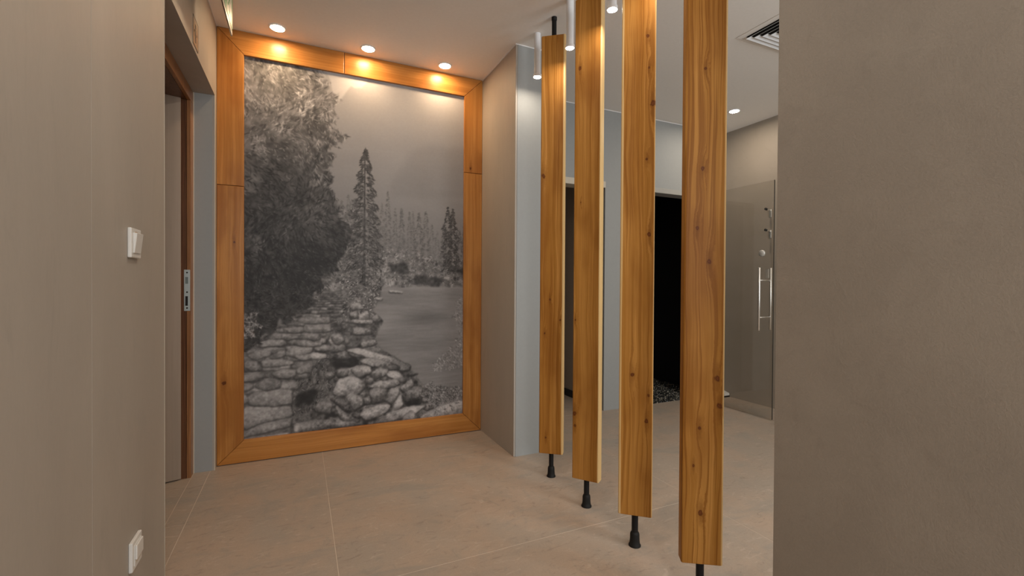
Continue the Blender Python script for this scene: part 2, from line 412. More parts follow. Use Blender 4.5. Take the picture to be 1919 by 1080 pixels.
bmesh.ops.bevel(bm, geom=bm.edges[:], offset=.0015, segments=1, affect='EDGES')
leaf = link('leaf', done(bm, 'leaf'), M_LEAF, d1, (-.556 - b[0], ly - .012 - b[1], 0)); leaf.rotation_euler = (0, 0, math.radians(18))

# ------------------------------------------------------------------ glass door of the black cabin, swung open
d2 = st(empty('door_2', (XD, YF, 0))); b = tuple(d2.location)
d2['label'] = 'frameless tinted glass door swung open with steel pull bars'
box('pane', (XD - .004, 2.306, .008), (XD + .004, 3.022, 1.828), M_GLASS, d2, .0008, base=b)
box('pane_edge', (XD - .0045, 2.3035, .008), (XD + .0045, 2.3058, 1.828), plain('dark_glass_edge', (.045, .040, .032), .3), d2, base=b)
for z in (.30, 1.55):
    box('hinge', (XD - .014, 2.985, z - .035), (XD + .014, 3.041, z + .035), M_STEEL, d2, .002, base=b)
for x in (3.190, 3.3205): rod('pull_bar', (x, 2.375, .682), (x, 2.375, 1.166), .0085, M_STEEL, d2, 16, base=b)
for z in (1.067, .782): rod('standoff', (3.19, 2.375, z), (3.3205, 2.375, z), .0068, M_STEEL, d2, 14, base=b)
rod('lock_rose', (XD - .012, 2.402, 1.278), (XD + .012, 2.402, 1.278), .026, M_SATIN, d2, 24, base=b)
box('catch', (XD + .004, 2.352, 1.085), (XD + .016, 2.376, 1.155), M_SATIN, d2, .002, base=b)

# ------------------------------------------------------------------ mural picture: outlines in print coordinates (0..1, from the top left)
SKY = [(0.281,-0.058),(0.304,-0.017),(0.349,0.022),(0.373,0.093),(0.4,0.07),(0.428,0.039),(0.439,0.03),(0.456,0.034),(0.485,0.031),(0.507,0.019),(0.513,0.006),(0.53,-0.007)]
RIDGE = [(0.627,0.297),(0.719,0.201),(0.814,0.167),(0.913,0.163),(1.022,0.159),(1.051,0.316),(0.627,0.337)]
SPRUCE = [(-0.035,-0.03),(0.303,-0.032),(0.321,-0.007),(0.308,0.021),(0.356,0.026),(0.367,0.035),(0.324,0.047),(0.335,0.063),(0.395,0.067),(0.4,0.08),(0.367,0.094),(0.346,0.107),(0.373,0.111),(0.346,0.131),(0.379,0.156),(0.406,0.168),(0.39,0.191),(0.368,0.21),(0.335,0.216),(0.362,0.231),(0.352,0.257),(0.325,0.279),(0.354,0.279),(0.348,0.307),(0.354,0.333),(0.378,0.383),(0.409,0.416),(0.428,0.443),(0.416,0.463),(0.391,0.515),(0.379,0.554),(0.319,0.574),(0.301,0.605),(0.272,0.655),(0.215,0.676),(0.131,0.703),(0.067,0.737),(0.016,0.763),(-0.012,0.774)]
GAP1 = [(0.028,0.453),(0.076,0.458),(0.065,0.521),(0.038,0.558),(0.022,0.507)]
GAP2 = [(-0.004,0.27),(0.081,0.275),(0.07,0.338),(0.001,0.342)]
PALETREES = [(0.354,0.345),(0.391,0.37),(0.434,0.368),(0.49,0.354),(0.518,0.352),(0.52,0.665),(0.272,0.662),(0.319,0.574),(0.379,0.554),(0.355,0.477),(0.271,0.414)]
LAKE = [(0.533,0.6),(0.554,0.604),(0.735,0.598),(1.017,0.6),(1.037,0.611),(1.04,0.944),(0.994,0.916),(0.85,0.904),(0.773,0.895),(0.72,0.87),(0.72,0.834),(0.582,0.781),(0.554,0.754),(0.581,0.698),(0.539,0.671),(0.574,0.637)]
PATH = [(0.314,0.612),(0.296,0.636),(0.215,0.676),(0.131,0.707),(0.067,0.741),(0.016,0.767),(-0.007,0.778),(-0.007,1.015),(0.176,1.006),(0.179,0.982),(0.185,0.95),(0.188,0.878),(0.209,0.847),(0.271,0.833),(0.277,0.796),(0.309,0.752),(0.321,0.727),(0.353,0.687),(0.386,0.666),(0.399,0.612)]
STONES = [[(0.004,0.914),(0.079,0.913),(0.179,0.922),(0.188,0.951),(0.096,0.956),(0.004,0.971)],[(-0.001,0.978),(0.096,0.96),(0.188,0.955),(0.176,0.978),(-0.001,0.992)],[(-0.001,0.996),(0.079,0.995),(0.173,0.992),(0.174,1.006),(-0.001,1.011)],[(0.018,0.892),(0.044,0.878),(0.119,0.874),(0.185,0.878),(0.188,0.914),(0.137,0.917),(0.033,0.91)],[(0.044,0.862),(0.078,0.844),(0.108,0.84),(0.146,0.853),(0.143,0.869),(0.096,0.875)],[(0.002,0.833),(0.021,0.822),(0.061,0.822),(0.084,0.835),(0.05,0.845),(0.004,0.848)],[(0.108,0.83),(0.155,0.82),(0.209,0.826),(0.203,0.842),(0.149,0.846)],[(0.164,0.776),(0.197,0.763),(0.271,0.763),(0.274,0.778),(0.209,0.788),(0.167,0.784)],[(0.24,0.721),(0.246,0.701),(0.347,0.701),(0.35,0.724),(0.321,0.727)],[(0.221,0.741),(0.233,0.725),(0.302,0.727),(0.305,0.746)],[(0.073,0.796),(0.113,0.79),(0.191,0.799),(0.197,0.809),(0.113,0.814),(0.073,0.808)],[(0.096,0.787),(0.155,0.768),(0.164,0.784),(0.137,0.791)],[(0.016,0.779),(0.061,0.765),(0.107,0.77),(0.102,0.782),(0.05,0.792)],[(0.203,0.753),(0.227,0.746),(0.309,0.752),(0.309,0.764),(0.227,0.762)],[(0.096,0.734),(0.119,0.721),(0.149,0.727),(0.149,0.739),(0.107,0.74)],[(0.215,0.822),(0.271,0.802),(0.274,0.821),(0.271,0.833),(0.215,0.835)],[(0.002,0.805),(0.016,0.79),(0.05,0.796),(0.067,0.816),(0.027,0.82)],[(0.215,0.69),(0.246,0.681),(0.347,0.682),(0.347,0.699),(0.227,0.699)],[(0.061,0.751),(0.102,0.74),(0.155,0.744),(0.155,0.756),(0.078,0.759)],[(-0.001,0.852),(0.038,0.854),(0.038,0.866),(0.016,0.872),(-0.001,0.871)],[(-0.001,0.875),(0.016,0.884),(0.021,0.9),(-0.001,0.906)],[(0.161,0.732),(0.215,0.729),(0.215,0.739),(0.164,0.742)],[(0.155,0.711),(0.233,0.707),(0.237,0.721),(0.197,0.725)],[(0.167,0.7),(0.221,0.695),(0.24,0.701),(0.233,0.707)],[(0.203,0.787),(0.258,0.783),(0.271,0.796),(0.24,0.801)]]
ROCKS = [([(0.344,0.749),(0.36,0.733),(0.392,0.733),(0.412,0.751),(0.399,0.765),(0.36,0.766)],0.62),([(0.347,0.768),(0.386,0.758),(0.426,0.766),(0.412,0.782),(0.354,0.782)],0.5),([(0.354,0.803),(0.386,0.784),(0.422,0.781),(0.427,0.806)],0.45),([(0.429,0.785),(0.452,0.773),(0.521,0.78),(0.546,0.793),(0.546,0.806),(0.453,0.799)],0.55),([(0.419,0.836),(0.466,0.825),(0.531,0.827),(0.535,0.845),(0.487,0.86),(0.433,0.857)],0.6),([(0.373,0.838),(0.413,0.831),(0.423,0.853),(0.386,0.857)],0.45),([(0.413,0.907),(0.446,0.901),(0.494,0.912),(0.501,0.938),(0.453,0.956),(0.42,0.929)],0.52),([(0.484,0.963),(0.508,0.947),(0.546,0.947),(0.547,0.984),(0.508,0.986)],0.55),([(0.374,0.934),(0.387,0.933),(0.426,0.959),(0.48,0.98),(0.474,0.988),(0.4,0.978)],0.5),([(0.197,0.972),(0.297,0.967),(0.367,0.972),(0.38,0.989),(0.297,0.998),(0.21,0.999)],0.42),([(0.271,0.932),(0.322,0.914),(0.361,0.925),(0.354,0.958),(0.297,0.946)],0.45),([(0.322,0.844),(0.354,0.833),(0.377,0.85),(0.347,0.862)],0.45),([(0.348,0.912),(0.4,0.913),(0.44,0.938),(0.426,0.959),(0.387,0.935)],0.33),([(0.38,0.985),(0.447,0.982),(0.487,0.997),(0.387,1.002)],0.5),([(0.197,0.98),(0.222,0.977),(0.234,0.995),(0.204,1.003)],0.58),([(0.424,0.78),(0.465,0.773),(0.519,0.783),(0.661,0.814),(0.72,0.834),(0.713,0.848),(0.654,0.845),(0.582,0.82),(0.485,0.795)],0.62),([(0.482,0.812),(0.526,0.803),(0.625,0.822),(0.676,0.837),(0.654,0.847),(0.554,0.832)],0.5),([(0.359,0.801),(0.418,0.78),(0.424,0.803)],0.5),([(0.438,0.835),(0.485,0.825),(0.533,0.831),(0.533,0.848),(0.472,0.858)],0.6),([(0.526,0.848),(0.575,0.833),(0.618,0.841),(0.604,0.86),(0.547,0.871)],0.5),([(0.604,0.86),(0.625,0.846),(0.676,0.855),(0.705,0.879),(0.676,0.882)],0.62),([(0.52,0.891),(0.561,0.876),(0.661,0.872),(0.672,0.89),(0.611,0.9)],0.55),([(0.523,0.9),(0.554,0.893),(0.615,0.9),(0.604,0.935),(0.541,0.94)],0.45),([(0.359,0.899),(0.392,0.854),(0.465,0.854),(0.513,0.882),(0.472,0.91),(0.392,0.909)],0.58),([(0.375,0.841),(0.398,0.83),(0.431,0.835),(0.425,0.852),(0.385,0.858)],0.45),([(0.415,0.911),(0.445,0.9),(0.492,0.919),(0.499,0.937),(0.459,0.952)],0.55),([(0.482,0.966),(0.513,0.951),(0.576,0.944),(0.622,0.947),(0.619,0.962),(0.576,0.977),(0.513,0.985)],0.6),([(0.597,0.934),(0.625,0.901),(0.665,0.899),(0.669,0.912),(0.633,0.946)],0.52),([(0.626,0.969),(0.64,0.946),(0.673,0.917),(0.691,0.949),(0.669,0.961)],0.6),([(0.541,0.996),(0.626,0.967),(0.713,0.957),(0.804,0.961),(0.743,0.984),(0.626,0.998)],0.58),([(0.691,0.985),(0.728,0.97),(0.758,0.985),(0.766,1.006),(0.684,1.002)],0.5),([(0.669,0.899),(0.728,0.875),(0.743,0.894),(0.698,0.918)],0.55),([(0.698,0.945),(0.684,0.918),(0.743,0.898),(0.788,0.905),(0.773,0.932)],0.45),([(0.513,0.856),(0.547,0.866),(0.533,0.883),(0.509,0.873)],0.5),([(0.766,0.995),(0.866,0.969),(0.994,0.954),(1.011,1.002),(0.851,1.003)],0.62),([(0.353,0.982),(0.419,0.981),(0.486,0.996),(0.353,0.997)],0.5),([(0.485,0.756),(0.554,0.752),(0.561,0.765),(0.492,0.776)],0.55),([(0.471,0.681),(0.519,0.667),(0.527,0.693),(0.478,0.694)],0.62),([(0.532,0.684),(0.56,0.679),(0.585,0.698),(0.54,0.702)],0.5),([(0.391,0.695),(0.457,0.692),(0.539,0.695),(0.54,0.709),(0.471,0.705)],0.6),([(0.451,0.713),(0.533,0.721),(0.54,0.738),(0.451,0.734)],0.5),([(0.352,0.74),(0.391,0.73),(0.414,0.75),(0.378,0.764)],0.58),([(0.431,0.674),(0.467,0.666),(0.474,0.688),(0.437,0.691)],0.5),([(0.437,0.649),(0.484,0.645),(0.505,0.662),(0.444,0.668)],0.55),([(0.553,0.63),(0.588,0.63),(0.588,0.637),(0.553,0.638)],0.75),([(0.616,0.611),(0.682,0.613),(0.682,0.619),(0.624,0.617)],0.7)]
CREVICE = [[(0.347,0.799),(0.48,0.8),(0.48,0.834),(0.373,0.838)],[(0.222,0.884),(0.284,0.887),(0.284,0.92),(0.222,0.916)],[(0.348,0.949),(0.387,0.965),(0.38,0.973),(0.341,0.961)],[(0.48,0.971),(0.522,0.991),(0.547,0.989),(0.547,0.997),(0.48,0.993)],[(0.432,0.764),(0.5,0.753),(0.493,0.77),(0.439,0.771)],[(0.472,0.983),(0.541,1.0),(0.5,1.002)],[(0.698,0.945),(0.781,0.941),(0.773,0.959),(0.698,0.956)],[(0.424,0.797),(0.478,0.794),(0.485,0.825),(0.424,0.809)],[(0.676,0.846),(0.72,0.848),(0.713,0.865)],[(0.296,0.764),(0.334,0.749),(0.347,0.778),(0.321,0.794),(0.296,0.785)]]
BANK = [(0.352,0.573),(0.574,0.598),(0.574,0.637),(0.539,0.671),(0.585,0.698),(0.554,0.754),(0.582,0.781),(0.72,0.834),(0.788,0.896),(1.01,0.917),(1.042,1.098),(0.152,1.022),(0.176,1.006),(0.179,0.982),(0.185,0.95),(0.188,0.878),(0.209,0.847),(0.271,0.833),(0.277,0.796),(0.309,0.752),(0.321,0.727),(0.353,0.687),(0.386,0.666),(0.399,0.612)]
GRASS = [(0.191,0.846),(0.271,0.833),(0.296,0.768),(0.347,0.786),(0.373,0.838),(0.348,0.895),(0.297,0.929),(0.246,0.955),(0.191,0.959)]
BUSH1 = [(0.773,0.914),(0.834,0.899),(0.994,0.916),(1.011,0.955),(0.914,0.982),(0.866,0.992),(0.804,0.952)]
BUSH2 = [(0.834,0.848),(0.88,0.814),(0.944,0.793),(1.009,0.79),(1.01,0.856),(0.897,0.86)]
BUSH3 = [(0.967,0.634),(1.008,0.63),(1.009,0.785),(0.952,0.779),(0.976,0.733),(0.943,0.709),(0.939,0.685)]
BUSH4 = [(0.004,0.666),(0.049,0.67),(0.067,0.702),(0.027,0.728),(0.002,0.732)]
TREES = [(0.428,0.337,0.573,0.034,0.4,1),(0.398,0.354,0.543,0.024,0.42,1),(0.609,0.32,0.509,0.026,0.4,1),(0.645,0.366,0.524,0.018,0.42,1),(0.676,0.359,0.523,0.023,0.38,1),(0.714,0.372,0.507,0.017,0.42,1),(0.732,0.371,0.506,0.016,0.4,1),(0.556,0.385,0.541,0.03,0.42,1),(0.581,0.353,0.54,0.023,0.44,1),(0.762,0.375,0.562,0.039,0.34,1),(0.797,0.368,0.562,0.036,0.36,1),(0.856,0.425,0.562,0.031,0.42,1),(0.828,0.406,0.537,0.022,0.44,1),(0.976,0.418,0.535,0.024,0.36,1),(1.0,0.4,0.569,0.024,0.33,1),(0.89,0.404,0.553,0.023,0.4,1),(0.685,0.443,0.563,0.037,0.44,1),(0.633,0.461,0.563,0.037,0.45,1),(0.725,0.458,0.571,0.037,0.45,1),(0.912,0.35,0.549,0.043,0.26,2),(0.938,0.354,0.556,0.044,0.25,2),(0.504,0.201,0.541,0.095,0.25,3)]
TRUNK = [(0.503,0.208),(0.5,0.6)]
DARKS = [[(0.617,0.525),(0.661,0.529),(0.712,0.532),(0.705,0.555),(0.632,0.556)],[(0.749,0.554),(0.857,0.567),(0.92,0.592),(0.841,0.599),(0.742,0.595)],[(0.935,0.534),(1.017,0.542),(1.017,0.58),(0.976,0.566)]]
SHRUBLINE = [(0.391,0.474),(0.554,0.487),(0.727,0.492),(0.856,0.517),(1.017,0.505),(1.017,0.599),(0.735,0.599),(0.554,0.604),(0.392,0.604)]

def paint_mural(W=436, H=726, seed=7):
    """Black-and-white landscape print, painted as grey values (rows from the top)."""
    rng = np.random.default_rng(seed)
    V, U = np.mgrid[0:H, 0:W]
    U = (U + .5) / W; V = (V + .5) / H
    asp = H / W

    def vnoise(fx, fy):
        nx, ny = int(fx) + 2, int(fy) + 2
        g = rng.random((ny + 1, nx + 1))
        x = U * fx; y = V * fy
        ix = x.astype(int); iy = y.astype(int)
        tx = x - ix; ty = y - iy
        tx = tx * tx * (3 - 2 * tx); ty = ty * ty * (3 - 2 * ty)
        a = g[iy, ix] * (1 - tx) + g[iy, ix + 1] * tx
        b = g[iy + 1, ix] * (1 - tx) + g[iy + 1, ix + 1] * tx
        return a * (1 - ty) + b * ty - .5

    def fbm(f, n=4, sx=1., sy=1.):
        o = np.zeros((H, W)); k = 1.; s = 0
        for i in range(n):
            o += k * vnoise(f * sx, f * asp * sy); s += k; k *= .55; f *= 2.05
        return o / s

    wx = fbm(28, 4) * .055; wy = fbm(28, 4) * .055 / asp
    wx2 = fbm(90, 3) * .02; wy2 = fbm(90, 3) * .02 / asp

    def poly(p, warp=0.):
        u = U + warp * wx; v = V + warp * wy
        m = np.zeros((H, W), bool)
        n = len(p)
        for i in range(n):
            x0, y0 = p[i]; x1, y1 = p[(i + 1) % n]
            if y0 == y1: continue
            c = ((y0 > v) != (y1 > v)) & (u < (x1 - x0) * (v - y0) / (y1 - y0) + x0)
            m ^= c
        return m

    def blur(a, r):
        for ax in (0, 1):
            for _ in range(2):
                c = np.cumsum(np.pad(a, [(r + 1, r) if k == ax else (0, 0) for k in (0, 1)], mode='edge'), axis=ax)
                n = a.shape[ax]
                hi = np.take(c, np.arange(2 * r + 1, 2 * r + 1 + n), axis=ax)
                lo = np.take(c, np.arange(0, n), axis=ax)
                a = (hi - lo) / (2 * r + 1)
        return a

    def soft(p, warp=0., r=1):
        return blur(poly(p, warp).astype(float), r)

    img = np.interp(V, [0, .14, .3, .42, .55, 1], [.68, .65, .60, .535, .49, .45])
    img += .04 * fbm(5, 4)
    m = soft(SKY, .15, 1); img = img * (1 - m) + m * (.77 - .3 * np.clip(V - .06, 0, 1))
    m = soft(RIDGE, .6, 6); img -= .035 * m
    img += .03 * fbm(9, 3, .5, 2.) * (V > .2)

    def strokes(mask, n, length, width, tone, angle, spread=.5, alpha=.9):
        ys, xs = np.nonzero(mask)
        if len(ys) == 0: return
        k = rng.integers(0, len(ys), n)
        for q in k:
            y, x = ys[q], xs[q]
            l = length * (.5 + rng.random()); w = width * (.6 + .8 * rng.random())
            a = angle(x / W, y / H) + spread * rng.normal()
            t = tone(x / W, y / H) + .0
            dx, dy = np.cos(a), np.sin(a)
            r = int(l + 2)
            x0, x1 = max(0, x - r), min(W, x + r + 1); y0, y1 = max(0, y - r), min(H, y + r + 1)
            yy, xx = np.mgrid[y0:y1, x0:x1]
            s = (xx - x) * dx + (yy - y) * dy; p = -(xx - x) * dy + (yy - y) * dx
            p = p - .06 * s * s / max(l, 1)
            c = np.clip(1.2 - np.abs(p) / w, 0, 1) * np.clip(1.3 - np.abs(s) / l * 1.3, 0, 1) * alpha
            img[y0:y1, x0:x1] = img[y0:y1, x0:x1] * (1 - c) + t * c

    def tree(ux, vt, vb, hw, g, kind):
        h = vb - vt
        n = int(50 + h * H * (5.5 if kind == 3 else 3. if kind == 2 else 2.))
        ph = rng.random(2) * 6.28
        for i in range(n):
            t = rng.random() ** .75
            sgn = -1 if rng.random() < .5 else 1
            if kind == 2: prof = min(1., 3. * t) * (.8 + .2 * np.sin(t * 17 + ph[0]))
            else: prof = min(1., t ** .62 * 1.05)
            tier = .5 + .5 * abs(np.sin(t * (9 if kind == 3 else 7) * np.pi + (ph[0] if sgn > 0 else ph[1])))
            rr = hw * W * prof * tier * (.15 + .85 * rng.random() ** .7)
            x = ux * W + sgn * rr; y = (vt + t * h) * H + .3 * rr
            l = 1.6 + 2.2 * rng.random() + .04 * hw * W; w = .8 + .8 * rng.random()
            a = .5 + .5 * rng.normal()
            dx, dy = sgn * np.cos(a), np.sin(a)
            r = int(l + 2)
            X0, X1 = int(max(0, x - r)), int(min(W, x + r + 1)); Y0, Y1 = int(max(0, y - r)), int(min(H, y + r + 1))
            if X1 <= X0 or Y1 <= Y0: continue
            yy, xx = np.mgrid[Y0:Y1, X0:X1]
            s = (xx - x) * dx + (yy - y) * dy; p = -(xx - x) * dy + (yy - y) * dx
            c = np.clip(1.2 - np.abs(p) / w, 0, 1) * np.clip(1.3 - np.abs(s) / l * 1.3, 0, 1) * (.9 if kind > 1 else .5)
            lim = .12 if kind == 3 and t > .35 else .05
            tt = g + .06 * rng.normal() + (lim if rng.random() < .35 else 0)
            img[Y0:Y1, X0:X1] = img[Y0:Y1, X0:X1] * (1 - c) + tt * c

    # far wood and its undergrowth
    m = soft(SHRUBLINE, 1.2, 2)
    tex = .50 + .55 * fbm(60, 3) + .35 * fbm(24, 2)
    img = img * (1 - m) + m * tex
    m = soft(PALETREES, 1.5, 2)
    tex = .47 + .6 * fbm(55, 3) + .3 * fbm(16, 2)
    img = img * (1 - .85 * m) + .85 * m * tex
    strokes(poly(PALETREES, 1.5), 900, 3.5, .9, lambda u, v: .36 + .16 * rng.normal(), lambda u, v: .8, .6)
    for t in TREES:
        if t[5] == 1: tree(*t)
    strokes(poly(SHRUBLINE, 1.), 900, 3., 1., lambda u, v: .5 + .17 * rng.normal(), lambda u, v: -.6, .9)
    for d in DARKS:
        m = soft(d, 1.2, 2); img = img * (1 - .85 * m) + .85 * m * (.2 + .3 * fbm(60, 2))
    for t in TREES:
        if t[5] == 2: tree(*t)
    # lake
    m = soft(LAKE, .15, 1)
    lake = .53 + .10 * fbm(10, 4, .5, 3.) + .07 * fbm(40, 3, .35, 3.)
    lake += .10 * np.exp(-((V - .70) / .03) ** 2) + .03 * (V - .8) - .07 * np.exp(-((U - .80) / .16) ** 2 - ((V - .70) / .03) ** 2) * 1.5
    lake -= .11 * np.exp(-((U - .80) / .13) ** 2 - ((V - .695) / .02) ** 2)
    lake += .05 * np.exp(-((V - .60) / .012) ** 2)
    img = img * (1 - m) + m * lake
    # bank of stones
    m = soft(BANK, .5, 1)
    bank = .40 + .5 * fbm(36, 4) + .25 * fbm(90, 2)
    img = img * (1 - m) + m * bank
    tree(*[t for t in TREES if t[5] == 3][0])
    (tu, tv), (bu, bv) = TRUNK
    cx = tu + (bu - tu) * (V - tv) / (bv - tv)
    m = np.clip(1.4 - np.abs(U - cx) * W / (1.0 + 2.2 * (V - tv) / (bv - tv)), 0, 1) * ((V > tv) & (V < bv))
    img = img * (1 - .8 * m) + .8 * m * (.22 + .3 * fbm(80, 2))
    low = ((np.abs(U - cx) < .085) & (V > tv + .62 * (bv - tv)) & (V < bv + .01))
    strokes(low, 420, 4, 1., lambda u, v: .30 + .14 * rng.normal(), lambda u, v: 1.0 if u > tu else 2.1, .5)
    upper = poly(BANK, .3) & (V < .70)
    strokes(upper, 500, 3., 1., lambda u, v: .55 + .18 * rng.normal(), lambda u, v: -.5, .9)
    m = soft(GRASS, 1.2, 3)
    img = img * (1 - .85 * m) + .85 * m * (.36 + .55 * fbm(60, 3))
    strokes(poly(GRASS, 1.2), 420, 4., .9, lambda u, v: .36 + .17 * rng.normal(), lambda u, v: -1.3, .7)

    # shaded stones, each painted in its own window
    nA = .13 * fbm(34, 3) + .17 * fbm(100, 2)

    def stone(p, g, flat=0., dark=.16, grow=1.03):
        cx = sum(a for a, b in p) / len(p); cy = sum(b for a, b in p) / len(p)
        p = [(cx + (a - cx) * grow, cy + (b - cy) * grow) for a, b in p]
        k0, k1 = .87, .13
        p = [q for i in range(len(p)) for q in (
            (p[i][0] * k0 + p[(i + 1) % len(p)][0] * k1, p[i][1] * k0 + p[(i + 1) % len(p)][1] * k1),
            (p[i][0] * k1 + p[(i + 1) % len(p)][0] * k0, p[i][1] * k1 + p[(i + 1) % len(p)][1] * k0))]
        us = [a for a, b in p]; vs = [b for a, b in p]
        x0 = max(0, int(min(us) * W) - 12); x1 = min(W, int(max(us) * W) + 13)
        y0 = max(0, int(min(vs) * H) - 12); y1 = min(H, int(max(vs) * H) + 13)
        if x1 - x0 < 3 or y1 - y0 < 3: return
        sl = (slice(y0, y1), slice(x0, x1))
        u = U[sl] + .22 * wx[sl]; v = V[sl] + .22 * wy[sl]

        def inside(q):
            m = np.zeros(u.shape, bool); n = len(q)
            for i in range(n):
                a0, b0 = q[i]; a1, b1 = q[(i + 1) % n]
                if b0 == b1: continue
                m ^= ((b0 > v) != (b1 > v)) & (u < (a1 - a0) * (v - b0) / (b1 - b0) + a0)
            return m.astype(float)
        c = (sum(us) / len(us), sum(vs) / len(vs))
        mk = blur(inside([(c[0] + (a - c[0]) * 1.035, c[1] + (b - c[1]) * 1.04 + .0022) for a, b in p]), 1)
        mm = inside(p)
        f = blur(mm, 1); r = blur(mm, 4)
        lit = (c[1] - V[sl]) / max(max(vs) - min(vs), 1e-4)
        lit2 = (c[0] - U[sl]) / max(max(us) - min(us), 1e-4)
        facet = 1 if rng.random() < .5 else -1
        ridge = np.tanh(5 * (lit + .45 * facet * lit2 + .05 + 2.5 * nA[sl]))
        tone = g + (.10 * ridge + .08 * lit + .05 * facet * lit2) * (1 - flat) + (.22 - .12 * flat) * (r - .75) + 1.15 * nA[sl]
        w = img[sl] * (1 - .8 * mk) + .8 * mk * dark
        img[sl] = w * (1 - f) + f * np.clip(tone, .1, .85)

    # loose rubble under the named rocks
    for i in range(120):
        u = .36 + .5 * rng.random(); v = .80 + .18 * rng.random()
        s = .012 + .016 * rng.random()
        th = np.sort(rng.random(6) * 2 * np.pi)
        if BANKMASK(poly, u, v, W, H):
            stone([(u + s * np.cos(t) * 1.2, v + s * np.sin(t) * .6) for t in th], .36 + .16 * rng.random())
    for cpoly in CREVICE:
        m = soft(cpoly, 1.6, 2); img = img * (1 - m) + m * (.15 + .12 * fbm(60, 2))
    for p, g in ROCKS: stone(p, g)
    # path
    m = soft(PATH, .25, 1)
    img = img * (1 - m) + m * (.40 + .35 * fbm(30, 4, 1., 2.) + .15 * fbm(90, 2))
    # small far flags: rows squeezed by perspective
    pm = poly(PATH, .1)
    top = min(b for a, b in PATH)
    v = top + .004
    while v < .86:
        h = .004 + .12 * (v - top)
        row = pm[min(H - 1, int((v + h / 2) * H))]
        xs = np.nonzero(row)[0]
        if len(xs):
            u = xs[0] / W
            while u < xs[-1] / W:
                w = h * asp * (1.3 + 1.3 * rng.random())
                e = .12 * h
                stone([(u + e, v + e + h * .15 * rng.random()), (u + w * .5, v + e), (u + w - e * asp, v + e + h * .2 * rng.random()), (u + w - e, v + h * .75), (u + w * .5, v + h - e), (u + e, v + h * .8)], .52 + .08 * rng.normal(), .3, .24)
                u += w
        v += h * .92
    for p in STONES: stone(p, .56 + .03 * rng.normal(), .6, .20, 1.07)
    # big spruce on the left
    mk = poly(SPRUCE, 1.4)
    m = blur(mk.astype(float), 1)
    base = np.interp(V, [0, .10, .2, .32, .42, .55, .7, .8], [.46, .47, .42, .34, .25, .20, .21, .23])
    base = base + .34 * fbm(9, 3) * np.interp(V, [0, .3, .45], [1, 1, .55]) + .35 * fbm(45, 3)
    img = img * (1 - m) + m * np.clip(base, .08, .8)
    g1 = soft(GAP1, 1.5, 2); img = img * (1 - .7 * g1) + .7 * g1 * (.5 + .4 * fbm(50, 2))
    g2 = soft(GAP2, 1.5, 5); img = img * (1 - .5 * g2) + .5 * g2 * (.5 + .3 * fbm(50, 2))
    edge = mk | (blur(mk.astype(float), 3) > .3)
    fld = fbm(13, 3, 1., .8) + .5 * fbm(34, 2)
    bt = lambda v: float(np.interp(v, [0, .10, .2, .32, .42, .55, .7, .8], [.50, .50, .44, .35, .26, .20, .21, .24]))
    def at(u, v): return float(fld[min(H - 1, int(v * H)), min(W - 1, int(u * W))])
    mass = lambda u, v: bt(v) * max(.35, 1 + 1.9 * at(u, v)) * (.86 + .28 * rng.random())
    dark_s = lambda u, v: bt(v) * (.5 + .3 * rng.random())
    lite_s = lambda u, v: bt(v) * max(.5, 1.25 + 2.0 * at(u, v)) * (.95 + .3 * rng.random())
    droop = lambda u, v: (.95 + .35 * np.sin(u * 17 + v * 11)) if np.sin(u * 9 + v * 23) > -.5 else 2.1
    strokes(edge & (V < .62), 1500, 7., 1.7, mass, droop, .5)
    strokes(edge & (V < .62), 420, 8., 1.4, dark_s, droop, .5)
    strokes(mk & (V < .62), 1500, 5., 1., lite_s, droop, .5, .7)
    strokes(mk & (V > .30) & (V < .64), 650, 4., .9, lambda u, v: .40 + .10 * rng.normal(), droop, .6, .55)
    strokes(mk & (V > .30) & (V < .64), 500, 6., 1.3, lambda u, v: .11 + .03 * rng.normal(), droop, .6, .7)
    strokes(mk & (V >= .60), 900, 5., 1.1, lambda u, v: .23 + .08 * rng.normal(), lambda u, v: .3, .9)
    strokes(mk & (V < .26), 420, 3.4, .9, lambda u, v: .70 + .08 * rng.normal(), droop, .6, .7)
    img[:] = np.where(mk, .8 * img + .2 * blur(img, 1), img)
    # foliage in the near right corner and fronds at the right edge
    for b, n, t0 in ((BUSH1, 900, .46), (BUSH2, 260, .50), (BUSH3, 130, .50), (BUSH4, 200, .5)):
        bm_ = poly(b, 1.3)
        strokes(bm_, n // 2, 4., 1., lambda u, v: t0 * .55 + .08 * rng.normal(), lambda u, v: 1.2, .6, .75 if b is BUSH1 else .35)
        strokes(bm_, n, 3.6, .9, lambda u, v: t0 + .12 + .12 * rng.normal(), lambda u, v: 1.0, .7, .8)
    stone(ROCKS[34][0], ROCKS[34][1])
    m = poly(BUSH1, 1.3); strokes(m, 200, 3.6, .9, lambda u, v: .45 + .16 * rng.normal(), lambda u, v: 1.0, .7, .8)
    img = img * .8 + .2 * blur(img, 1) + .02 * fbm(150, 2)
    return np.clip(img, .06, .95)

def BANKMASK(poly, u, v, W, H):
    n = len(BANK); c = False
    for i in range(n):
        x0, y0 = BANK[i]; x1, y1 = BANK[(i + 1) % n]
        if (y0 > v) != (y1 > v) and u < (x1 - x0) * (v - y0) / (y1 - y0) + x0: c = not c
    return c

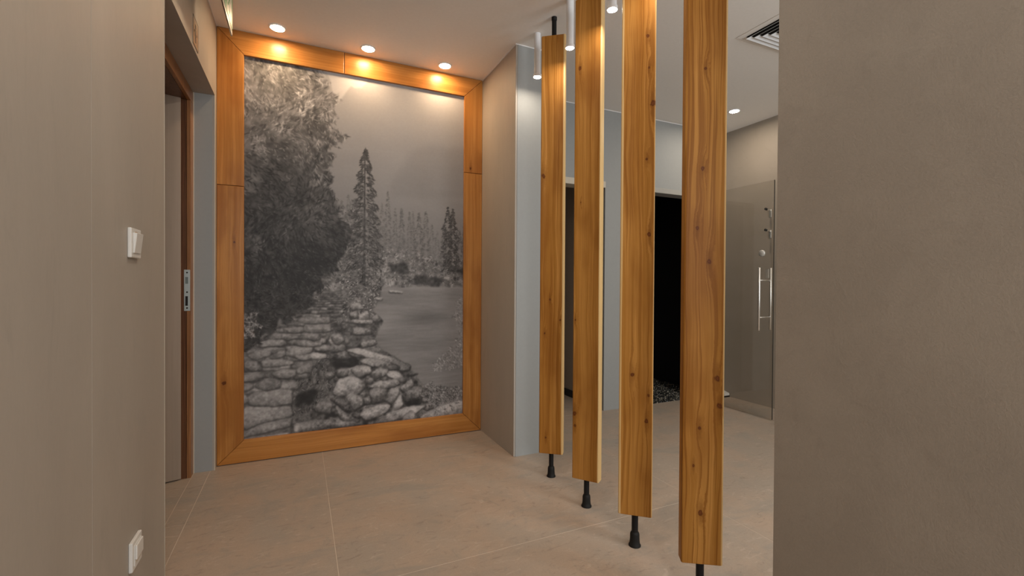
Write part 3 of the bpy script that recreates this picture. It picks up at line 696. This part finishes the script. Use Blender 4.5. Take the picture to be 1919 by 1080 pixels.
# ------------------------------------------------------------------ mural and its timber frame
W_, H_ = 436, 726
art = paint_mural(W_, H_)
lin_ = np.where(art <= .04045, art / 12.92, ((art + .055) / 1.055) ** 2.4)
X0, X1, Z0, Z1 = -.2872, 1.0235, .1312, 2.3138
gx = np.linspace(X0 - .004, X1 + .004, W_); gz = np.linspace(Z1 + .004, Z0 - .004, H_)
co = np.zeros((H_, W_, 3), np.float32); co[..., 0] = gx[None] - (X0 + X1) / 2; co[..., 2] = gz[:, None] - Z0
idx = np.arange(H_ * W_).reshape(H_, W_)
quads = np.stack([idx[1:, :-1], idx[1:, 1:], idx[:-1, 1:], idx[:-1, :-1]], -1).reshape(-1, 4)
me = bpy.data.meshes.new('wall_mural')
me.vertices.add(H_ * W_); me.vertices.foreach_set('co', co.ravel())
me.loops.add(quads.size); me.loops.foreach_set('vertex_index', quads.ravel().astype(np.int32))
me.polygons.add(len(quads)); me.polygons.foreach_set('loop_start', np.arange(0, quads.size, 4, dtype=np.int32))
me.update(calc_edges=True)
at_ = me.color_attributes.new('print', 'FLOAT_COLOR', 'POINT')
rg = np.ones((H_ * W_, 4), np.float32); tone = .012 + lin_.ravel() * .86
rg[:, 0] = tone * 1.03; rg[:, 1] = tone * .985; rg[:, 2] = tone * .97
at_.data.foreach_set('color', rg.ravel())
t = NT('matt_photo_print'); a_ = t.n('ShaderNodeAttribute', attribute_name='print'); t.set(t.b.inputs['Base Color'], a_.outputs['Color'])
t.b.inputs['Roughness'].default_value = .5; t.b.inputs['Specular IOR Level'].default_value = .25
tag(link('wall_mural', me, t.m, None, ((X0 + X1) / 2, 3.0085, Z0)), 'tall black-and-white photo mural of a stone path beside a lake and spruces', 'mural')

fr = tag(empty('mural_frame', ((XL + XR) / 2, YM, 0)), 'wide orange-brown timber frame around the black-and-white mural', 'frame')
fb = tuple(fr.location)
FL, FM, FD = (.54, .240, .060), (.43, .172, .036), (.27, .088, .016)
def board(poly, axis, seed, knots=(), k=1.):
    m = wood_mat('frame_larch', [c * k for c in FL], [c * k for c in FM], [c * k for c in FD], axis, knots, seed, None, .30, .45)
    prism('board', poly, YM, 3.008, m, fr, .0025, fb)
e, zb, zt, xl, xr = .0007, .004, ZC - .001, XL + .001, XR - .001
board([(xl, zb + e), (X0, Z0 + e), (X0, 1.570), (xl, 1.570)], 'Z', 1.3, [(-.03, .46, .012), (.02, 1.25, .007)])
board([(xl, 1.5725), (X0, 1.5725), (X0, Z1 - e), (xl, zt - e)], 'Z', 2.9, (), 1.08)
board([(xl + e, zt), (X0 + e, Z1), (.245, Z1), (.245, zt)], 'X', 4.4)
board([(.2475, zt), (.2475, Z1), (X1 - e, Z1), (xr - e, zt)], 'X', 6.1, (), 1.05)
board([(xr, zt - e), (X1, Z1 - e), (X1, 1.7945), (xr, 1.7945)], 'Z', 7.7, [(-.02, .03, .009)])
board([(xr, 1.792), (X1, 1.792), (X1, Z0 + e), (xr, zb + e)], 'Z', 9.2, (), .95)
board([(xl + e, zb), (xr - e, zb), (X1 - e, Z0), (X0 + e, Z0)], 'X', 11.5, [(-.39, .045, .007)], 1.05)

# ------------------------------------------------------------------ four larch posts clamped between floor and ceiling
PL, PM, PD = (.47, .215, .048), (.36, .150, .026), (.22, .075, .011)
HW, HT, PB, PT = .064, .0235, .128, 2.340
def post(xy, a, knots, seed, sap, label, k=1., lines=1., rough=.42):
    t = tag(empty('larch_post', (xy[0], xy[1], 0), -math.radians(a)), label, 'post', 'larch posts on black rods')
    bm = bmesh.new(); add_box(bm, (-HW, -HT, PB), (HW, HT, PT))
    bmesh.ops.bevel(bm, geom=[e for e in bm.edges if abs(e.verts[0].co.z - e.verts[1].co.z) > 1], offset=.006, segments=3, affect='EDGES', profile=.5)
    bmesh.ops.bevel(bm, geom=[e for e in bm.edges if abs(e.verts[0].co.z - e.verts[1].co.z) < 1e-5 and e.calc_face_angle(0) > .8], offset=.002, segments=1, affect='EDGES')
    m = wood_mat('larch', [c * k for c in PL], [c * k for c in PM], [c * k for c in PD], 'Z', knots, seed, sap, rough, lines, HW, .10)
    link('beam', done(bm, 'beam'), m, t)
    lathe('lower_rod', [(0, .045), (.0125, .045), (.0125, PB), (0, PB)], M_BLACKMETAL, t)
    lathe('upper_rod', [(0, PT), (.0125, PT), (.0125, ZC - .012), (0, ZC - .012)], M_BLACKMETAL, t)
    lathe('foot', [(0, 0), (.0236, 0), (.0238, .004), (.0203, .009), (.0186, .026), (.0180, .046), (.0158, .053), (.0125, .056), (0, .056)], M_RUBBER, t)
    lathe('ceiling_foot', [(0, ZC - .0005), (.0145, ZC - .0005), (.0142, ZC - .016), (.0125, ZC - .018), (0, ZC - .018)], M_RUBBER, t)
    return t
post((1.223, 2.120), 38, [(-.049, 1.602, .013), (-.009, .949, .006), (-.037, .768, .006), (.045, .841, .006), (-.027, .214, .006)], 3.1, [(1, .010, .75)],
     'larch post furthest back, its whole top end and upper rod visible', .96, .9)
post((1.208, 1.766), 53, [(-.038, 2.021, .009), (-.052, .431, .010), (-.050, .374, .007), (-.052, .865, .005), (-.03, 1.406, .003)], 8.6, [(1, .006, .8)],
     'second larch post from the back, showing a broad pale right edge', .92, .7)
post((1.201, 1.421), 41, [(.034, 1.984, .007), (.039, 1.863, .005), (.054, 1.725, .012), (.032, 1.513, .006), (-.015, .678, .009), (.046, .602, .006), (.040, .502, .009), (.044, 1.222, .008)], 14.2, [(-1, .009, .6), (1, .003, .5)],
     'third larch post from the back, with a pale left edge and knots', .92, .8)
post((1.190, 1.088), 33, [(-.010, 1.404, .007), (-.025, 1.213, .007), (.012, 1.105, .009), (.040, .731, .010), (.050, .642, .010), (-.012, .569, .007), (-.029, .447, .005), (-.006, .295, .009), (-.003, 1.721, .006)], 21.7, [(1, .006, .55)],
     'nearest and largest larch post, with many dark knots and wavy grain', .90, 1.1)

# ------------------------------------------------------------------ lamps
def recessed(x, y, col, strength, label, group):
    t = tag(empty('recessed_spotlight', (x, y, ZC)), label, 'spotlight', group)
    lathe('trim_ring', [(.0365, -.0008), (.0365, -.0045), (.040, -.0055), (.044, -.004), (.045, 0)], M_METALWHITE, t, seg=36)
    lathe('lens', [(0, -.0025), (.0363, -.0025)], emit('lamp_lens', col, strength), t, seg=36, smooth=False)
for x, y, lb in ((-.114, 2.867, 'lit recessed spotlight above the left end of the mural'), (.373, 2.883, 'lit recessed spotlight above the middle of the mural'), (.854, 2.891, 'lit recessed spotlight above the right end of the mural')):
    recessed(x, y, WARM, MURAL_L, lb, 'spotlights above the mural')
    l = bpy.data.lights.new('mural_beam', 'SPOT'); l.energy = MURAL_BEAM; l.color = WARM; l.spot_size = math.radians(136); l.spot_blend = .8; l.shadow_soft_size = .02
    q = bpy.data.objects.new('mural_beam', l); C.objects.link(q); q.location = (x, y, ZC - .010)
recessed(3.199, 2.621, SOFT, ROOM_L, 'lit recessed spotlight in the hall ceiling near the glass door', None)
for x, y, lb in ((.35, 1.15, 'single recessed spotlight mid-ceiling in the corridor, nearest the light switch'), (.35, -.35, 'middle one of three recessed spotlights along the corridor'), (.35, -1.8, 'recessed spotlight of the corridor nearest its end window')):
    recessed(x, y, NEUT, CORR_L, lb, 'corridor spotlights')  # unseen corridor lamps, added for ambient light
for x, y, lb in ((3.2, 1.0, 'recessed hall spotlight hidden behind the right wall, near the side wall'), (2.0, .1, 'recessed hall spotlight hidden behind the right wall, near the hall window')):
    recessed(x, y, SOFT, ROOM_L, lb, 'hall spotlights')  # out of view, added to brighten the hall

def pendant(x, y, label):
    t = tag(empty('tube_pendant', (x, y, ZC)), label, 'pendant lamp', 'tube pendants between the posts')
    lathe('tube', [(0, -.001), (.0185, -.001), (.0185, -.228), (.0225, -.231), (.0225, -.244), (.0215, -.245), (.0205, -.245), (.0205, -.236)], M_METALWHITE, t, seg=32)
    lathe('lens', [(0, -.2435), (.0206, -.2435)], emit('pendant_lens', SOFT, PEND_L), t, seg=32, smooth=False)
pendant(1.218, 2.298, 'white tube pendant furthest back, left of the rearmost larch post')
pendant(1.214, 1.948, 'white tube pendant between the two rearmost larch posts')
pendant(1.207, 1.600, 'white tube pendant between the second and third larch posts from the back')
pendant(1.200, 1.250, 'white tube pendant between the two nearest larch posts')

# ------------------------------------------------------------------ ceiling air diffuser
v = tag(empty('air_diffuser', (2.298 + .20, 1.811 - .20, ZC)), 'white square louvred air diffuser in the ceiling', 'air vent')
def ring(name, h0, z0, h1, z1, th, mat):
    """square ring, sloping from half-size h0 at z0 to h1 at z1, th thick"""
    bm = bmesh.new(); rs = []
    for h, z in ((h0, z0), (h1, z1), (h1, z1 + th), (h0, z0 + th)):
        rs.append([bm.verts.new((sx * h, sy * h, z)) for sx, sy in ((1, 1), (-1, 1), (-1, -1), (1, -1))])
    for i in range(4):
        a, c = rs[i], rs[(i + 1) % 4]
        for k in range(4): bm.faces.new((a[k], a[(k + 1) % 4], c[(k + 1) % 4], c[k]))
    return link(name, done(bm, name), mat, v)
ring('flange', .235, -.003, .200, -.005, .002, M_CEIL)
h = .200
while h > .05:
    ring('louvre', h, -.016, h - .018, -.006, .0015, M_METALWHITE); h -= .029
box('plenum', (-.2, -.2, -.0022), (.2, .2, -.0008), M_PLENUM_SHADE, v)  # black plate, shade of the hollow above put into its colour
box('core_plate', (-.030, -.030, -.016), (.030, .030, -.012), M_METALWHITE, v)

# ------------------------------------------------------------------ switch, socket
def plate(z, label, kind):
    t = tag(empty('wall_switch' if kind == 'switch' else 'wall_socket', (XL, 1.584 if kind == 'switch' else 1.588, z)), label, 'switch' if kind == 'switch' else 'socket')
    box('plate', (0, -.0405, -.0405), (.0095, .0405, .0405), M_WHITE, t, .0025, 2)
    if kind == 'switch':
        bm = bmesh.new(); vs = add_box(bm, (.009, -.0275, -.0275), (.0125, .0275, .0275))
        for q in vs:
            if q.co.x > .012: q.co.x = .0185 if q.co.z > 0 else .0125
        bmesh.ops.bevel(bm, geom=bm.edges[:], offset=.001, segments=1, affect='EDGES')
        link('rocker', done(bm, 'rocker'), M_WHITE, t)
        box('indicator', (.0095, -.010, .0285), (.0102, .010, .0315), plain('amber_lens', (.45, .25, .10), .3), t)
    else:
        box('insert', (.009, -.029, -.029), (.0115, .029, .029), M_WHITE, t, .001)
        box('flap', (.0113, -.0275, -.012), (.0165, .0275, .0275), M_WHITE, t, .002, 2)
        box('label_window', (.0113, -.022, -.023), (.0122, .022, -.016), M_CREAM, t)
    return t
plate(1.135, 'white rocker light switch on the left wall', 'switch')
plate(.279, 'white wall socket with a cover low on the left wall', 'socket')

# ------------------------------------------------------------------ plaque over the door recess
p = tag(empty('door_plaque', (XL, 2.425, 2.060)), 'small outlined pictogram plaque above the timber door', 'sign')
box('plate', (0, -.054, 0), (.0015, .054, .124), M_PLAQUE, p)
for lo, hi in (((-.054, 0), (-.051, .124)), ((.051, 0), (.054, .124)), ((-.054, .121), (.054, .124)), ((-.054, 0), (.054, .003))):
    box('border', (.0012, lo[0], lo[1]), (.0022, hi[0], hi[1]), M_INK, p)
bm = bmesh.new()
for lo, hi in (((-.016, .046), (.010, .078)), ((-.012, .020), (-.004, .048)), ((.002, .024), (.010, .048)), ((-.030, .060), (-.014, .068)), ((.008, .056), (.026, .064)), ((-.010, .084), (.006, .100))):
    add_box(bm, (.0014, lo[0], lo[1]), (.0022, hi[0], hi[1]))
link('figure', done(bm, 'figure'), M_INK, p)

# ------------------------------------------------------------------ edge-lit exit sign hanging from the ceiling
x = tag(empty('exit_sign', (-.300, 2.43, ZC)), 'hanging clear acrylic exit sign with green and white print near the left wall', 'exit sign')
box('housing', (-.022, -.165, -.030), (.022, .165, 0), M_METALWHITE, x, .003, 2)
ac = box('acrylic_plate', (-.003, -.160, -.226), (.003, .160, -.028), M_SIGNPLATE, x, .0006)
def flat(name, polys, x0, x1, mat):
    bm = bmesh.new()
    for p_ in polys:
        a = [bm.verts.new((xx, yy, zz)) for xx in (x0, x1) for yy, zz in p_]; n = len(p_)
        bm.faces.new(a[:n]); bm.faces.new(a[n:][::-1])
        for i in range(n): bm.faces.new((a[i], a[n + i], a[n + (i + 1) % n], a[(i + 1) % n]))
    return link(name, done(bm, name), mat, x)
R4 = lambda y0, z0, y1, z1: [(y0, z0), (y1, z0), (y1, z1), (y0, z1)]
for sx in (-1, 1):
    q = lambda a, c: (a, c) if sx > 0 else (-c, -a)
    flat('white_print', [R4(-.152, -.204, .152, -.036)], *q(.0031, .0036), M_SIGNWHITE)
    flat('green_print', [R4(-.152, -.204, .152, -.186), R4(-.152, -.052, .152, -.036), R4(.128, -.186, .152, -.052), R4(-.152, -.186, -.020, -.052)], *q(.0037, .0041), M_GREEN)
    flat('arrow', [R4(-.130, -.128, -.080, -.110), [(-.080, -.090), (-.080, -.148), (-.040, -.119)]], *q(.0042, .0046), M_SIGNWHITE)
    flat('running_figure', [R4(.050, -.082, .064, -.066), [(.030, -.092), (.056, -.086), (.046, -.130), (.026, -.126)], [(.056, -.092), (.080, -.112), (.076, -.118), (.052, -.104)],
                            [(.030, -.094), (.010, -.114), (.015, -.119), (.036, -.104)], [(.036, -.128), (.046, -.130), (.066, -.152), (.058, -.172), (.050, -.168), (.054, -.154)],
                            [(.026, -.126), (.036, -.128), (.022, -.150), (.000, -.160), (-.004, -.152), (.012, -.144)]], *q(.0037, .0042), M_GREEN)

# ------------------------------------------------------------------ robe hooks and door stop by the side wall, seen through the glass
for z, lb in ((1.660, 'upper small black-tipped robe hook on the side wall'), (1.485, 'lower small black-tipped robe hook on the side wall')):
    hk = tag(empty('robe_hook', (XG, 2.585, z)), lb, 'hook', 'robe hooks behind the glass door')
    box('back_plate', (-.004, -.011, -.055), (0, .011, .012), M_STEEL, hk, .001)
    rod('arm', (-.002, 0, 0), (-.050, 0, .008), .005, M_STEEL, hk, 12)
    rod('tip', (-.044, 0, .007), (-.066, 0, .011), .010, M_RUBBER, hk, 14)
ds = tag(empty('door_stop', (3.565, 3.000, 0)), 'small white wedge door stop with black base in the hall corner', 'door stop')
bm = bmesh.new(); vs = add_box(bm, (-.035, -.035, .012), (.030, .035, .052))
for q in vs:
    if q.co.y < 0 and q.co.z > .03: q.co.z = .034
bmesh.ops.bevel(bm, geom=bm.edges[:], offset=.003, segments=2, affect='EDGES')
link('wedge', done(bm, 'wedge'), M_WHITE, ds)
box('rubber_base', (-.037, -.037, 0), (.032, .037, .013), M_RUBBER, ds, .002)

# ------------------------------------------------------------------ black cabin: pebble floor and bench
rnd = random.Random(4)
bm = bmesh.new(); cols = []
for i in range(46):
    for j in range(44):
        px = 2.512 + i * .0222 + rnd.uniform(-.004, .004); py = 3.062 + j * .0222 + rnd.uniform(-.004, .004)
        ra, rb = rnd.uniform(.0075, .011), rnd.uniform(.006, .0095); an = rnd.uniform(0, 3.14); hh = rnd.uniform(.003, .006)
        ring_ = [(math.cos(k * 1.0472) * ra, math.sin(k * 1.0472) * rb) for k in range(6)]
        ca, sa = math.cos(an), math.sin(an)
        o_ = [bm.verts.new((px + a * ca - c * sa, py + a * sa + c * ca, .002)) for a, c in ring_]
        n_ = [bm.verts.new((px + .62 * (a * ca - c * sa), py + .62 * (a * sa + c * ca), .002 + hh)) for a, c in ring_]
        for k in range(6): bm.faces.new((o_[k], o_[(k + 1) % 6], n_[(k + 1) % 6], n_[k]))
        bm.faces.new(n_)
t = NT('dark_pebbles'); g = t.n('ShaderNodeNewGeometry'); r_ = t.ramp(g.outputs['Random Per Island'], .45, 1.)
t.set(t.b.inputs['Base Color'], t.mix(r_, rgb(.02, .02, .018), rgb(.22, .20, .16))); t.b.inputs['Roughness'].default_value = .22
tag(link('pebble_floor', done(bm, 'pebble_floor'), t.m), 'dark wet-look pebble mosaic inside the black doorway', 'pebbles', kind='stuff')
bn = tag(empty('cabin_bench', (3.0, 4.55, 0)), 'black bench at the back of the dark cabin', 'bench')
box('seat', (-.48, -.28, .40), (.48, .28, .45), plain('bench_black', (.03, .03, .032), .35), bn, .004)
box('plinth', (-.46, -.18, .003), (.46, .27, .40), M_BLACKROOM, bn)
